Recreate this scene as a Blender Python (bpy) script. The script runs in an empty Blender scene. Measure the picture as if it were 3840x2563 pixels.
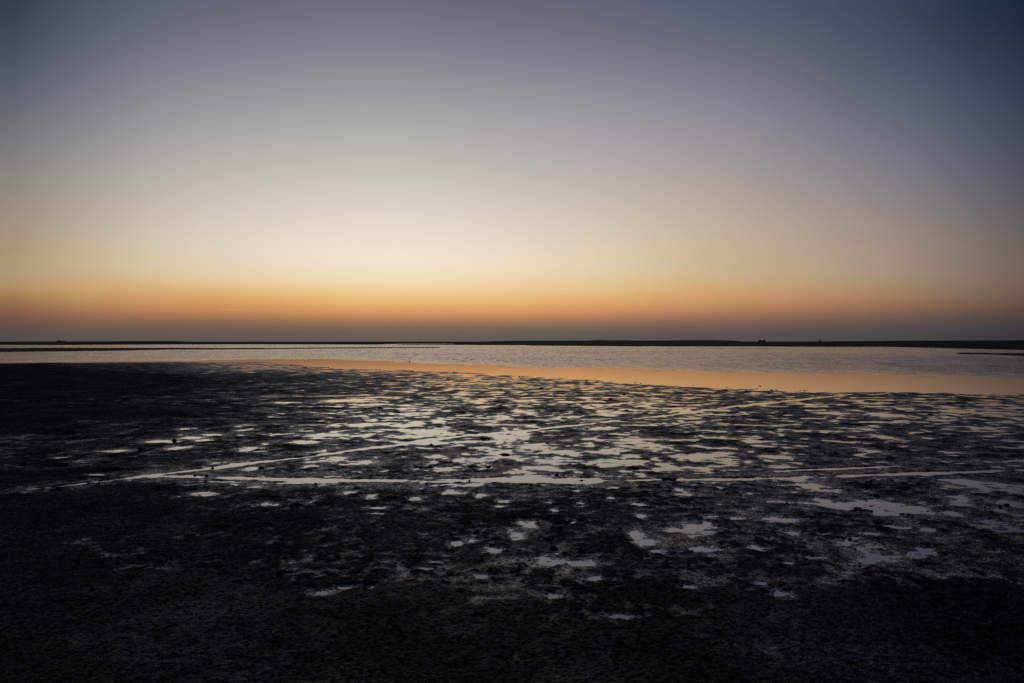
import bpy, bmesh, math, random
import numpy as np
from mathutils import Vector, Matrix

sc = bpy.context.scene
col = sc.collection
R = math.radians
random.seed(7)

# ------------------------------------------------------------------ camera
F = 2560.0          # focal length in photo pixels (24 mm on a 36 mm frame, 3840 px wide)
CX, HY = 1920.0, 1281.5
EYE = 1.6           # eye height above the water level (z = 0)
cam_d = bpy.data.cameras.new("camera")
cam = bpy.data.objects.new("camera", cam_d); col.objects.link(cam)
cam_d.sensor_width = 36.0; cam_d.lens = 24.0
cam_d.clip_start = 0.05; cam_d.clip_end = 20000
cam.location = (0, 0, EYE); cam.rotation_euler = (R(90), 0, 0)
sc.camera = cam
sc.view_settings.view_transform = 'Standard'
sc.view_settings.look = 'None'
sc.view_settings.exposure = 0.0
sc.view_settings.gamma = 1.0
sc.cycles.max_bounces = 6
sc.cycles.use_denoising = False
sc.cycles.caustics_reflective = False
sc.cycles.caustics_refractive = False

# ------------------------------------------------------------------ dusk sky
# radiance of an after-sunset sky by azimuth and elevation, with lens vignette painted into its corner colours; the sun is just under the
# horizon a little left of straight ahead, so no sun lamp.
def lin(c):
    c = np.asarray(c, float) / 255.0
    return np.where(c <= 0.04045, c / 12.92, ((c + 0.055) / 1.055) ** 2.4)

SKY = {   # azimuth column (photo px) : rows of (height above horizon in px, sRGB)
 -500: [(1281,31,44,59),(1158,48,56,69),(1036,64,71,80),(913,79,84,92),(791,95,96,105),(725,102,102,102),(627,113,112,107),(546,122,115,108),(464,130,121,107),(382,137,123,102),(301,146,127,94),(281,144,129,105),(250,146,127,99),(234,148,124,93),(222,149,120,89),(203,146,116,79),(181,141,109,75),(162,131,97,67),(140,120,89,64),(118,112,81,61),(103,102,74,60),(87,96,70,60),(72,88,66,59),(56,77,66,61),(31,70,64,61),(1,64,62,61)],
 60: [(1281,48,59,72),(1158,63,73,87),(1036,78,86,98),(913,96,103,112),(791,116,117,128),(725,125,125,124),(627,138,137,130),(546,149,140,132),(464,158,147,130),(382,167,150,124),(301,178,155,115),(281,175,157,128),(250,178,155,121),(234,180,151,114),(222,182,146,108),(203,178,142,96),(181,172,133,92),(162,160,118,82),(140,146,109,78),(118,137,99,74),(103,125,90,73),(87,117,85,73),(72,107,81,72),(56,94,80,74),(31,85,78,74),(1,78,76,74)],
 430: [(1281,78,88,102),(1158,95,102,115),(1077,107,112,122),(995,118,122,132),(913,129,128,140),(840,139,139,148),(791,146,146,148),(709,158,158,156),(644,167,166,159),(587,176,168,162),(505,186,176,163),(423,196,186,166),(341,205,192,164),(281,212,190,156),(250,211,182,145),(234,211,178,133),(218,212,173,122),(197,210,168,114),(178,205,160,106),(156,200,150,98),(137,190,139,91),(118,178,126,86),(103,165,115,83),(87,146,107,83),(68,125,96,81),(56,110,91,82),(31,98,88,82),(1,88,84,80)],
 760: [(1281,92,98,115),(1158,113,113,126),(1036,130,129,143),(930,144,143,154),(872,151,151,152),(791,165,166,165),(709,176,176,169),(627,188,181,175),(546,200,191,183),(464,209,202,188),(399,217,208,188),(341,223,212,189),(300,222,209,182),(281,221,208,180),(250,226,207,172),(234,226,203,160),(218,225,195,145),(203,222,185,129),(187,219,176,119),(172,215,167,111),(156,210,158,102),(140,205,149,95),(125,197,139,90),(109,182,128,84),(94,165,117,84),(78,143,106,81),(62,122,96,82),(47,107,89,83),(31,98,88,82),(15,95,86,84),(1,92,86,83)],
 1480: [(1281,105,103,116),(1158,122,120,132),(1036,138,137,149),(962,149,149,158),(913,155,156,155),(791,175,177,174),(709,185,184,174),(627,198,192,184),(546,213,206,197),(464,225,216,203),(382,235,225,205),(325,242,232,210),(281,242,230,208),(250,242,228,195),(234,242,223,181),(218,243,217,173),(203,241,210,160),(187,239,204,148),(172,237,197,137),(156,236,189,125),(140,232,179,111),(125,225,167,102),(109,211,152,96),(94,190,135,90),(78,165,118,86),(62,140,106,85),(47,119,98,83),(31,108,95,85),(15,102,91,86),(1,98,88,85)],
 2060: [(1281,97,100,115),(1158,112,112,128),(1036,129,128,141),(930,146,146,155),(832,160,160,161),(750,172,169,173),(693,180,172,170),(627,188,181,178),(546,200,192,182),(464,212,204,190),(382,222,210,190),(317,230,216,190),(281,232,218,190),(250,234,212,174),(218,235,205,158),(187,232,195,141),(172,231,188,130),(156,228,179,118),(140,224,171,109),(125,218,159,102),(109,205,145,96),(94,188,130,92),(78,164,116,88),(62,135,105,88),(47,112,97,86),(31,100,92,87),(1,92,88,84)],
 2660: [(1281,80,88,110),(1158,96,102,117),(1036,113,115,126),(913,132,131,144),(791,148,146,157),(725,159,151,155),(627,168,160,158),(546,178,168,155),(464,190,177,158),(382,197,181,157),(317,200,182,150),(281,202,182,147),(250,206,180,140),(218,208,175,129),(203,208,170,120),(187,207,164,114),(172,205,159,108),(156,201,152,101),(140,195,145,96),(125,187,135,93),(109,172,124,91),(94,155,112,88),(78,137,101,85),(62,118,93,84),(47,101,88,82),(31,92,84,82),(15,86,81,82),(1,83,80,82)],
 3260: [(1281,58,70,92),(1158,70,80,97),(1036,82,88,105),(913,95,101,117),(791,110,116,127),(709,122,121,133),(627,133,129,140),(546,143,135,136),(464,153,143,135),(382,163,146,134),(301,171,149,131),(281,172,149,132),(262,172,150,128),(240,171,148,120),(218,170,145,112),(200,170,139,106),(181,170,131,99),(156,164,124,93),(137,155,115,89),(118,142,105,85),(100,128,97,80),(81,109,88,79),(62,95,81,77),(44,83,76,78),(25,76,75,76),(1,70,70,72)],
 3550: [(1281,40,54,80),(1158,52,63,86),(1077,60,70,88),(995,70,79,97),(913,79,88,106),(832,87,93,111),(750,96,101,114),(668,105,110,120),(603,112,112,123),(505,123,119,124),(448,131,123,117),(382,140,129,118),(301,144,128,114),(281,140,128,115),(256,147,128,109),(231,148,125,105),(200,142,119,98),(175,138,113,93),(153,136,105,86),(131,125,98,80),(112,112,89,75),(94,99,83,75),(75,87,76,73),(50,76,72,75),(31,69,69,71),(1,62,62,64)],
 3810: [(1281,18,34,62),(1199,24,41,67),(1118,31,45,66),(1036,40,51,69),(954,48,58,78),(832,59,67,85),(709,72,77,91),(627,80,83,95),(546,88,87,96),(464,98,92,95),(382,107,99,96),(301,112,101,96),(281,112,102,96),(253,115,100,91),(234,115,98,85),(203,112,96,80),(178,112,92,76),(162,109,88,73),(147,104,82,69),(125,95,76,68),(103,83,70,67),(81,73,65,65),(62,66,60,63),(44,61,58,63),(22,57,57,66),(1,52,54,62)],
 4350: [(1281,13,24,45),(1199,17,30,48),(1118,22,32,48),(1036,29,37,50),(954,35,42,56),(832,42,48,61),(709,52,55,66),(627,58,60,68),(546,63,63,69),(464,71,66,68),(382,77,71,69),(301,81,73,69),(281,81,73,69),(253,83,72,66),(234,83,71,61),(203,81,69,58),(178,81,66,55),(162,78,63,53),(147,75,59,50),(125,68,55,49),(103,60,50,48),(81,53,47,47),(62,48,43,45),(44,44,42,45),(22,41,41,48),(1,37,39,45)],
}
E_GRID = np.array([0,.4,.8,1.2,1.6,2.0,2.4,2.8,3.2,3.7,4.2,4.8,5.4,6.1,7,8,9,10.2,11.5,13,14.5,16,18,20,22,24,26.5,29,34,45,65,90])
def elev_curve(px, rows):
    dx = px - CX
    e = np.array([math.degrees(math.atan(r[0] / math.hypot(F, dx))) for r in rows])[::-1]
    c = np.array([lin(r[1:]) for r in rows])[::-1]
    zen = lin((16, 26, 48))
    ee = np.concatenate([e, [45, 90]])
    last = c[-1]
    cc = np.vstack([c, last * .45 + zen * .55, zen])
    fine = np.linspace(0, 90, 1801)
    out = np.stack([np.interp(fine, ee, cc[:, k]) for k in range(3)], 1)
    def blur(sig):                                                              # sig in steps of 0.05 degree
        r = int(sig * 3); ker = np.exp(-0.5 * (np.arange(-r, r + 1) / sig) ** 2); ker /= ker.sum()
        pad = np.pad(out, ((r, r), (0, 0)), mode='edge')
        return np.stack([np.convolve(pad[:, k], ker, 'valid') for k in range(3)], 1)
    f = np.clip((fine - 4) / 5, 0, 1)[:, None]
    sm = blur(5.0) * (1 - f) + blur(30.0) * f
    return np.stack([np.interp(E_GRID, fine, sm[:, k]) for k in range(3)], 1)
az_known = [math.degrees(math.atan((px - CX) / F)) for px in SKY]
tab_known = [elev_curve(px, rows) for px, rows in SKY.items()]
back = np.stack([np.interp(E_GRID, [0, 8, 30, 90], np.array([lin(c)[k] for c in ((36, 36, 46), (44, 44, 58), (28, 36, 58), (16, 26, 48))])) for k in range(3)], 1)
AZ = np.array([-180, -110] + az_known + [110, 180])
TAB = np.array([back, back] + tab_known + [back * .8, back])
def pchip(x, y, xq):
    h = np.diff(x); d = np.diff(y, axis=0) / h[:, None, None]
    m = np.zeros_like(y)
    for i in range(1, len(x) - 1):
        a, b = d[i - 1], d[i]
        w1, w2 = 2 * h[i] + h[i - 1], h[i] + 2 * h[i - 1]
        ok = a * b > 0
        m[i] = np.where(ok, (w1 + w2) / (w1 / np.where(ok, a, 1) + w2 / np.where(ok, b, 1)), 0)
    out = []
    for q in xq:
        i = min(max(np.searchsorted(x, q) - 1, 0), len(x) - 2)
        t = (q - x[i]) / h[i]
        out.append((1 + 2 * t) * (1 - t) ** 2 * y[i] + t * (1 - t) ** 2 * h[i] * m[i] + t * t * (3 - 2 * t) * y[i + 1] + t * t * (t - 1) * h[i] * m[i + 1])
    return np.array(out)
AZQ = [-180, -110, -75, -55, -45, -40, -36, -32, -28, -24, -20, -16, -12.5, -9, -5.5, -2, 2, 6, 10, 14, 18, 22, 26, 30, 34, 38, 43, 50, 62, 80, 110, 180]
SKYTAB = np.clip(pchip(AZ, TAB, AZQ), 0.0, None)

world = bpy.data.worlds.new("World"); sc.world = world
world.use_nodes = True
nt = world.node_tree; N = nt.nodes; L = nt.links
N.clear()
def wn(t, **kw):
    n = N.new(t)
    for k, v in kw.items(): setattr(n, k, v)
    return n
def wmath(op, a, b=None, clamp=False):
    n = wn('ShaderNodeMath', operation=op, use_clamp=clamp)
    for i, v in enumerate((a, b)):
        if v is None: continue
        if isinstance(v, (int, float)): n.inputs[i].default_value = v
        else: L.new(v, n.inputs[i])
    return n.outputs[0]
tc = wn('ShaderNodeTexCoord'); sep = wn('ShaderNodeSeparateXYZ')
L.new(tc.outputs['Generated'], sep.inputs[0])
az = wmath('MULTIPLY', wmath('ARCTAN2', sep.outputs[0], sep.outputs[1]), 180 / math.pi)
el = wmath('MULTIPLY', wmath('ARCSINE', sep.outputs[2]), 180 / math.pi)
elp = wmath('SQRT', wmath('DIVIDE', wmath('ABSOLUTE', el), 90.0, True))     # ramp position is the root of the elevation: finer steps near the horizon
prev = None
for i, a in enumerate(AZQ):
    rp = wn('ShaderNodeValToRGB'); cr = rp.color_ramp
    cr.interpolation = 'LINEAR'
    els = cr.elements
    while len(els) < len(E_GRID): els.new(0.5)
    for k, e in enumerate(E_GRID): els[k].position = math.sqrt(e / 90.0)
    for k in range(len(E_GRID)): els[k].color = (*SKYTAB[i][k], 1)
    L.new(elp, rp.inputs[0])
    if prev is None: prev = rp.outputs[0]
    else:
        mp = wn('ShaderNodeMapRange'); mp.clamp = True
        L.new(az, mp.inputs[0]); mp.inputs[1].default_value = AZQ[i - 1]; mp.inputs[2].default_value = a
        mx = wn('ShaderNodeMix', data_type='RGBA')
        L.new(mp.outputs[0], mx.inputs[0]); L.new(prev, mx.inputs[6]); L.new(rp.outputs[0], mx.inputs[7])
        prev = mx.outputs[2]
# one thin lit cloud streak low over the horizon, left of the glow
da = wmath('DIVIDE', wmath('SUBTRACT', az, -22.45), 0.62)
de = wmath('DIVIDE', wmath('SUBTRACT', el, 2.46), 0.055)
g = wmath('POWER', 2.718, wmath('MULTIPLY', wmath('ADD', wmath('MULTIPLY', da, da), wmath('MULTIPLY', de, de)), -1.0))
add = wn('ShaderNodeMix', data_type='RGBA', blend_type='ADD')
L.new(g, add.inputs[0]); L.new(prev, add.inputs[6]); add.inputs[7].default_value = (0.20, 0.045, 0.0, 1)
bg = wn('ShaderNodeBackground'); bg.inputs[1].default_value = 1.0
L.new(add.outputs[2], bg.inputs[0])
out = wn('ShaderNodeOutputWorld'); L.new(bg.outputs[0], out.inputs[0])

# ------------------------------------------------------------------ helpers
def gp(px, py, z=0.0):
    """ground point seen at a photo pixel"""
    y = (EYE - z) * F / (py - HY)
    return ((px - CX) * y / F, y)
def smooth(t):
    t = np.clip(t, 0, 1); return t * t * (3 - 2 * t)
def sm1(t):
    t = min(max(t, 0), 1); return t * t * (3 - 2 * t)
_ang = np.random.RandomState(5).uniform(0, 2 * math.pi, 4096).astype(np.float32)
_gx, _gy = np.cos(_ang), np.sin(_ang)
def _h(ix, iy, seed):
    h = (ix.astype(np.uint32) * np.uint32(374761393) + iy.astype(np.uint32) * np.uint32(668265263) + np.uint32((seed * 974711) & 0xffffffff))
    h = (h ^ (h >> np.uint32(13))) * np.uint32(1274126177)
    return ((h ^ (h >> np.uint32(16))) & np.uint32(4095)).astype(np.int32)
def perlin(x, y, seed=0):
    x0 = np.floor(x); y0 = np.floor(y)
    fx = (x - x0).astype(np.float32); fy = (y - y0).astype(np.float32)
    ix = x0.astype(np.int64); iy = y0.astype(np.int64)
    u = fx * fx * fx * (fx * (fx * 6 - 15) + 10); v = fy * fy * fy * (fy * (fy * 6 - 15) + 10)
    def gr(dx, dy):
        k = _h(ix + dx, iy + dy, seed)
        return _gx[k] * (fx - dx) + _gy[k] * (fy - dy)
    a = gr(0, 0); b = gr(1, 0); c = gr(0, 1); d = gr(1, 1)
    return (a + u * (b - a) + v * (c - a + u * (a - b - c + d))) * 1.5
def poly_dist(x, y, pts):
    """distance to a polyline and the arc length of the nearest point"""
    best = np.full(x.shape, 1e9); arc = np.zeros(x.shape); s = 0.0
    for (ax, ay), (bx, by) in zip(pts[:-1], pts[1:]):
        dx, dy = bx - ax, by - ay; ll = math.hypot(dx, dy)
        t = np.clip(((x - ax) * dx + (y - ay) * dy) / (ll * ll), 0, 1)
        d = np.hypot(x - ax - t * dx, y - ay - t * dy)
        m = d < best
        best = np.where(m, d, best); arc = np.where(m, s + t * ll, arc); s += ll
    return best, arc

def tag(o, label=None, cat=None, group=None, kind=None):
    if label: o['label'] = label
    if cat: o['category'] = cat
    if group: o['group'] = group
    if kind: o['kind'] = kind
    return o
def mesh_obj(name, verts, faces, mat, parent=None, smooth_shade=True):
    me = bpy.data.meshes.new(name)
    me.from_pydata([tuple(v) for v in verts], [], faces); me.update()
    if smooth_shade: me.polygons.foreach_set('use_smooth', [True] * len(me.polygons))
    me.materials.append(mat)
    o = bpy.data.objects.new(name, me); col.objects.link(o)
    if parent: o.parent = parent
    return o
def bm_obj(name, bm, mat, parent=None, smooth_shade=True):
    me = bpy.data.meshes.new(name); bm.to_mesh(me); bm.free()
    if smooth_shade: me.polygons.foreach_set('use_smooth', [True] * len(me.polygons))
    me.materials.append(mat)
    o = bpy.data.objects.new(name, me); col.objects.link(o)
    if parent: o.parent = parent
    return o
def grid_obj(name, X, Y, Z, mat, closed=False, attrs=None):
    r, c = X.shape
    co = np.stack([X, Y, Z], 2).astype(np.float32).reshape(-1, 3)
    i = np.arange(r - 1)[:, None]; j = np.arange(c if closed else c - 1)[None, :]
    jn = (j + 1) % c
    q = np.stack([i * c + j, i * c + jn, (i + 1) * c + jn, (i + 1) * c + j], 2).reshape(-1, 4).astype(np.int32)
    me = bpy.data.meshes.new(name)
    me.vertices.add(len(co)); me.vertices.foreach_set('co', co.ravel())
    me.loops.add(q.size); me.loops.foreach_set('vertex_index', q.ravel())
    me.polygons.add(len(q))
    me.polygons.foreach_set('loop_start', np.arange(0, q.size, 4, dtype=np.int32))
    me.polygons.foreach_set('use_smooth', np.ones(len(q), dtype=bool))
    me.update(calc_edges=True)
    for k, a in (attrs or {}).items():
        at = me.attributes.new(k, 'FLOAT', 'POINT')
        at.data.foreach_set('value', np.ascontiguousarray(a, dtype=np.float32).ravel())
    me.materials.append(mat)
    o = bpy.data.objects.new(name, me); col.objects.link(o)
    return o

# ------------------------------------------------------------------ materials
def new_mat(name):
    m = bpy.data.materials.new(name); m.use_nodes = True
    t = m.node_tree; b = t.nodes['Principled BSDF']
    return m, t, b
def nnoise(t, scale, detail=4, rough=.6, vec=None):
    n = t.nodes.new('ShaderNodeTexNoise'); n.inputs['Scale'].default_value = scale
    n.inputs['Detail'].default_value = detail; n.inputs['Roughness'].default_value = rough
    if vec is not None: t.links.new(vec, n.inputs['Vector'])
    return n
def nmap(t, src, a, b, c, d):
    n = t.nodes.new('ShaderNodeMapRange'); n.clamp = True
    t.links.new(src, n.inputs[0])
    for i, v in enumerate((a, b, c, d)): n.inputs[i + 1].default_value = v
    return n.outputs[0]
def plain(name, c, rough=.8, var=.35, scale=3.0, bump=0.3, spec=.2):
    m, t, b = new_mat(name)
    tcn = t.nodes.new('ShaderNodeTexCoord')
    n = nnoise(t, scale, 5, .6, tcn.outputs['Object'])
    rp = t.nodes.new('ShaderNodeValToRGB')
    rp.color_ramp.elements[0].position = .3; rp.color_ramp.elements[1].position = .7
    rp.color_ramp.elements[0].color = (*[v * (1 - var) for v in c], 1)
    rp.color_ramp.elements[1].color = (*[v * (1 + var) for v in c], 1)
    t.links.new(n.outputs[0], rp.inputs[0]); t.links.new(rp.outputs[0], b.inputs['Base Color'])
    b.inputs['Roughness'].default_value = rough; b.inputs['Specular IOR Level'].default_value = spec
    bp = t.nodes.new('ShaderNodeBump'); bp.inputs['Strength'].default_value = bump; bp.inputs['Distance'].default_value = .02
    t.links.new(n.outputs[0], bp.inputs['Height']); t.links.new(bp.outputs[0], b.inputs['Normal'])
    return m

def mud_material():
    m, t, b = new_mat('wet_mud')
    geo = t.nodes.new('ShaderNodeNewGeometry'); pos = geo.outputs['Position']
    sx = t.nodes.new('ShaderNodeSeparateXYZ'); t.links.new(pos, sx.inputs[0])
    n1 = nnoise(t, 2.3, 5, .62, pos); n2 = nnoise(t, 36, 6, .70, pos); n3 = nnoise(t, 9, 4, .7, pos)
    vo = t.nodes.new('ShaderNodeTexVoronoi'); vo.inputs['Scale'].default_value = 62; vo.feature = 'SMOOTH_F1'
    vo.inputs['Smoothness'].default_value = .35
    t.links.new(pos, vo.inputs['Vector'])
    rp = t.nodes.new('ShaderNodeValToRGB')
    rp.color_ramp.elements[0].position = .36; rp.color_ramp.elements[1].position = .66
    rp.color_ramp.elements[0].color = (.006, .006, .0065, 1); rp.color_ramp.elements[1].color = (.020, .0185, .0192, 1)
    t.links.new(n2.outputs[0], rp.inputs[0])
    # the film of water: low ground shines, high ground is dull, with grainy breaks in the film
    wet = nmap(t, sx.outputs[2], 0.0, 0.012, 0.0, 1.0)
    rsum = t.nodes.new('ShaderNodeMath'); rsum.operation = 'ADD'
    rn = nmap(t, n3.outputs[0], .3, .7, -.12, .16)
    rw = nmap(t, wet, 0, 1, MUD_R0, MUD_R1)
    t.links.new(rn, rsum.inputs[0]); t.links.new(rw, rsum.inputs[1]); rsum.use_clamp = True
    pn = nnoise(t, .9, 6, .68, pos)
    dull = nmap(t, pn.outputs[0], .44, .68, .032, .10)                # damp patches on the high ground
    sp = t.nodes.new('ShaderNodeMapRange'); sp.clamp = True
    t.links.new(wet, sp.inputs[0]); sp.inputs[3].default_value = MUD_S0; t.links.new(dull, sp.inputs[4]); sp = sp.outputs[0]
    gr = nmap(t, n2.outputs[0], .40, .64, .10, 2.0)
    sm = t.nodes.new('ShaderNodeMath'); sm.operation = 'MULTIPLY'
    t.links.new(sp, sm.inputs[0]); t.links.new(gr, sm.inputs[1])
    gc = t.nodes.new('ShaderNodeVectorMath'); gc.operation = 'SCALE'
    gc.inputs[0].default_value = (.86, .90, 1.02); t.links.new(sm.outputs[0], gc.inputs['Scale'])
    hsum = t.nodes.new('ShaderNodeMath'); hsum.operation = 'MULTIPLY_ADD'
    t.links.new(vo.outputs['Distance'], hsum.inputs[0]); hsum.inputs[1].default_value = -.5; t.links.new(n2.outputs[0], hsum.inputs[2])
    bp = t.nodes.new('ShaderNodeBump'); bp.inputs['Strength'].default_value = 1.0; bp.inputs['Distance'].default_value = .034
    h2 = t.nodes.new('ShaderNodeMath'); h2.operation = 'MULTIPLY_ADD'
    t.links.new(n3.outputs[0], h2.inputs[0]); h2.inputs[1].default_value = 1.3; t.links.new(hsum.outputs[0], h2.inputs[2])
    t.links.new(h2.outputs[0], bp.inputs['Height'])
    # a film of water levels the grain at the very edge of the pools
    t.links.new(nmap(t, sx.outputs[2], 0.0, 0.0055, 0.10, 1.0), bp.inputs['Strength'])
    df = t.nodes.new('ShaderNodeBsdfDiffuse'); gl = t.nodes.new('ShaderNodeBsdfGlossy'); ad = t.nodes.new('ShaderNodeAddShader')
    t.links.new(rp.outputs[0], df.inputs['Color']); t.links.new(gc.outputs[0], gl.inputs['Color'])
    t.links.new(rsum.outputs[0], gl.inputs['Roughness'])
    t.links.new(bp.outputs[0], df.inputs['Normal']); t.links.new(bp.outputs[0], gl.inputs['Normal'])
    t.links.new(df.outputs[0], ad.inputs[0]); t.links.new(gl.outputs[0], ad.inputs[1])
    t.nodes.remove(b); t.links.new(ad.outputs[0], t.nodes['Material Output'].inputs['Surface'])
    return m
MUD_R0, MUD_R1, MUD_S0, MUD_S1 = .13, .46, .50, .045

def water_material():
    m, t, b = new_mat('lake_water')
    # dense brine over black mud: a dark mirror that gains on water towards grazing angles
    b.inputs['Base Color'].default_value = (.22, .22, .22, 1)
    b.inputs['Metallic'].default_value = 1.0
    at = t.nodes.new('ShaderNodeAttribute'); at.attribute_name = 'ripple'
    geo = t.nodes.new('ShaderNodeNewGeometry')
    # wind ripples: small short-crested waves
    mp = t.nodes.new('ShaderNodeMapping'); mp.inputs['Scale'].default_value = (.6, 1.0, 1.0)
    t.links.new(geo.outputs['Position'], mp.inputs[0])
    mp2 = t.nodes.new('ShaderNodeMapping'); mp2.inputs['Scale'].default_value = (1.0, .34, 1.0)
    t.links.new(geo.outputs['Position'], mp2.inputs[0])
    w1 = nnoise(t, 3.2, 3, .55, mp.outputs[0]); w2 = nnoise(t, 1.1, 3, .6, mp2.outputs[0])
    hs = t.nodes.new('ShaderNodeMath'); hs.operation = 'MULTIPLY_ADD'
    t.links.new(w2.outputs[0], hs.inputs[0]); hs.inputs[1].default_value = 4.5; t.links.new(w1.outputs[0], hs.inputs[2])
    bp = t.nodes.new('ShaderNodeBump'); bp.inputs['Distance'].default_value = .32
    t.links.new(hs.outputs[0], bp.inputs['Height'])
    mp3 = t.nodes.new('ShaderNodeMapping'); mp3.inputs['Scale'].default_value = (1.5, .17, 1.0)
    t.links.new(geo.outputs['Position'], mp3.inputs[0])
    gn = nnoise(t, 1.0, 3, .7, mp3.outputs[0])
    gust = nmap(t, gn.outputs[0], .34, .66, .22, 1.55)
    gm = t.nodes.new('ShaderNodeMath'); gm.operation = 'MULTIPLY'
    t.links.new(at.outputs['Fac'], gm.inputs[0]); t.links.new(gust, gm.inputs[1])
    t.links.new(nmap(t, gm.outputs[0], 0, 1.5, 0, 1), bp.inputs['Strength'])
    t.links.new(bp.outputs[0], b.inputs['Normal'])
    t.links.new(nmap(t, gm.outputs[0], 0, 1.5, .012, .36), b.inputs['Roughness'])
    return m

# ------------------------------------------------------------------ the mud flat
SHORE = [(-800,1363.5),(0,1363.5),(400,1362),(800,1360),(1000,1361),(1080,1366),(1150,1374),(1250,1384),(1500,1391),(1700,1398),(1920,1412),(2200,1430),(2500,1452),(2720,1466),(3000,1480),(3400,1482),(3840,1489),(4600,1492)]
RIPPLE = [(-800,1362),(0,1360.5),(480,1355.5),(960,1349.5),(1180,1349.5),(1350,1352),(1500,1361),(1700,1371),(1920,1379),(2400,1391),(2880,1402),(3300,1408),(3840,1420),(4600,1430)]
COV_X = [-600, 0, 480, 960, 1440, 1920, 2400, 2880, 3360, 3840, 4400]
COV_Y = [1355, 1380, 1420, 1460, 1500, 1550, 1600, 1650, 1700, 1750, 1800, 1850, 1900, 1960, 2050, 2150, 2260, 2400, 2600]
COV = np.array([  # share of the ground under standing water
 [.01,.01,.04,.50,.50,.50,.50,.50,.50,.50,.50],
 [.00,.00,.01,.35,.50,.50,.50,.50,.50,.50,.50],
 [.00,.00,.00,.01,.22,.45,.45,.45,.45,.45,.45],
 [.00,.00,.00,.02,.16,.36,.42,.40,.40,.40,.40],
 [.00,.00,.01,.08,.24,.40,.42,.38,.40,.46,.46],
 [.00,.00,.00,.05,.24,.46,.40,.32,.44,.45,.40],
 [.00,.00,.02,.16,.38,.34,.22,.24,.42,.34,.30],
 [.00,.01,.06,.18,.40,.42,.36,.36,.28,.26,.26],
 [.00,.01,.02,.12,.28,.40,.38,.30,.18,.22,.24],
 [.00,.01,.01,.18,.26,.34,.26,.18,.06,.12,.18],
 [.00,.00,.00,.10,.16,.26,.12,.10,.12,.14,.20],
 [.00,.00,.00,.01,.04,.05,.04,.03,.08,.16,.24],
 [.00,.00,.00,.01,.01,.02,.02,.03,.14,.20,.24],
 [.00,.00,.003,.004,.008,.015,.02,.03,.07,.12,.16],
 [.00,.00,.005,.006,.006,.03,.03,.035,.05,.05,.03],
 [.00,.00,.003,.004,.008,.03,.04,.03,.02,.005,.00],
 [.00,.00,.00,.00,.00,.008,.008,.002,.00,.00,.00],
 [.00,.00,.00,.00,.00,.00,.00,.00,.00,.00,.00],
 [.00,.00,.00,.00,.00,.00,.00,.00,.00,.00,.00]])
COV[4:11, 3:] *= .88; COV[4:11, 2] *= .5
COV[5:11, 3] *= .85
_P = np.array([.0005,.005,.01,.02,.05,.1,.15,.2,.25,.3,.35,.4,.45,.5,.55,.6,.7,.8])
_Q = np.array([-3.4,-2.6,-2.33,-2.05,-1.64,-1.28,-1.04,-.84,-.674,-.524,-.385,-.253,-.126,0,.126,.253,.524,.84])
COVQ = np.interp(np.maximum(COV, .0005), _P, _Q)
def cov_q(px, py):
    cx, cy = np.array(COV_X, float), np.array(COV_Y, float)
    px = np.clip(px, cx[0], cx[-1] - 1e-3); py = np.clip(py, cy[0], cy[-1] - 1e-3)
    i = np.clip(np.searchsorted(cy, py, 'right') - 1, 0, len(cy) - 2); j = np.clip(np.searchsorted(cx, px, 'right') - 1, 0, len(cx) - 2)
    ty = smooth((py - cy[i]) / (cy[i + 1] - cy[i])); tx = smooth((px - cx[j]) / (cx[j + 1] - cx[j]))
    return (COVQ[i, j] * (1 - tx) + COVQ[i, j + 1] * tx) * (1 - ty) + (COVQ[i + 1, j] * (1 - tx) + COVQ[i + 1, j + 1] * tx) * ty

# tyre ruts: points (photo px), width m, floor level, bank height, wobble of the floor
RUTS = [
 ([(140,1835),(286,1818.5),(388,1807),(511,1791),(654,1773.5),(797,1757),(960,1735),(1144,1716),(1307,1692),(1491,1670),(1655,1645),(1790,1630),(1953,1619),(2104,1600.5),(2267,1584),(2310,1579)], .17, -.014, .010, .006),
 ([(2380,1571),(2390,1570),(2533,1555),(2676,1535),(2799,1521),(2880,1512),(2982,1501.6),(3199,1478)], .22, -.022, .012, .008),
 ([(570,1789),(695,1788),(797,1793),(960,1797),(1205,1803),(1450,1804),(1757,1802),(1920,1802),(2083,1804),(2200,1804)], .20, -.012, .010, .009),
 ([(2083,1804),(2370,1803),(2533,1800),(2880,1796),(3000,1793)], .13, -.010, .010, .008),
 ([(2880,1796),(3125,1789),(3289,1782),(3493,1777),(3767,1766),(4300,1745)], .17, -.011, .010, .009),
 ([(760,1807),(960,1812),(1062,1813),(1246,1811)], .11, -.010, .004, .008),
 ([(2594,1776),(2880,1770),(3125,1759),(3289,1751),(3493,1744),(3738,1733),(4300,1712)], .12, -.004, .012, .014),
 ([(-500,1480),(0,1502),(327,1515),(654,1527),(960,1540)], .16, .008, .040, .004),
 ([(960,1540),(1144,1546.5),(1328,1555.5),(1532,1562),(1736,1568),(1920,1572),(2390,1584),(2880,1597),(3289,1609),(3575,1617),(3840,1620),(4400,1634)], .14, -.002, .016, .013),
 ([(985,1487),(1205,1486),(1430,1482)], .22, -.012, .004, .012),
 ([(2394,1786),(2200,1792),(2083,1800)], .10, -.006, .006, .010),
 ([(600,1985),(760,1960),(980,1938),(1240,1920)], .13, .012, .010, .006),
 ([(330,2130),(560,2100),(900,2075),(1300,2040)], .14, .014, .010, .006),
]
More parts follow.
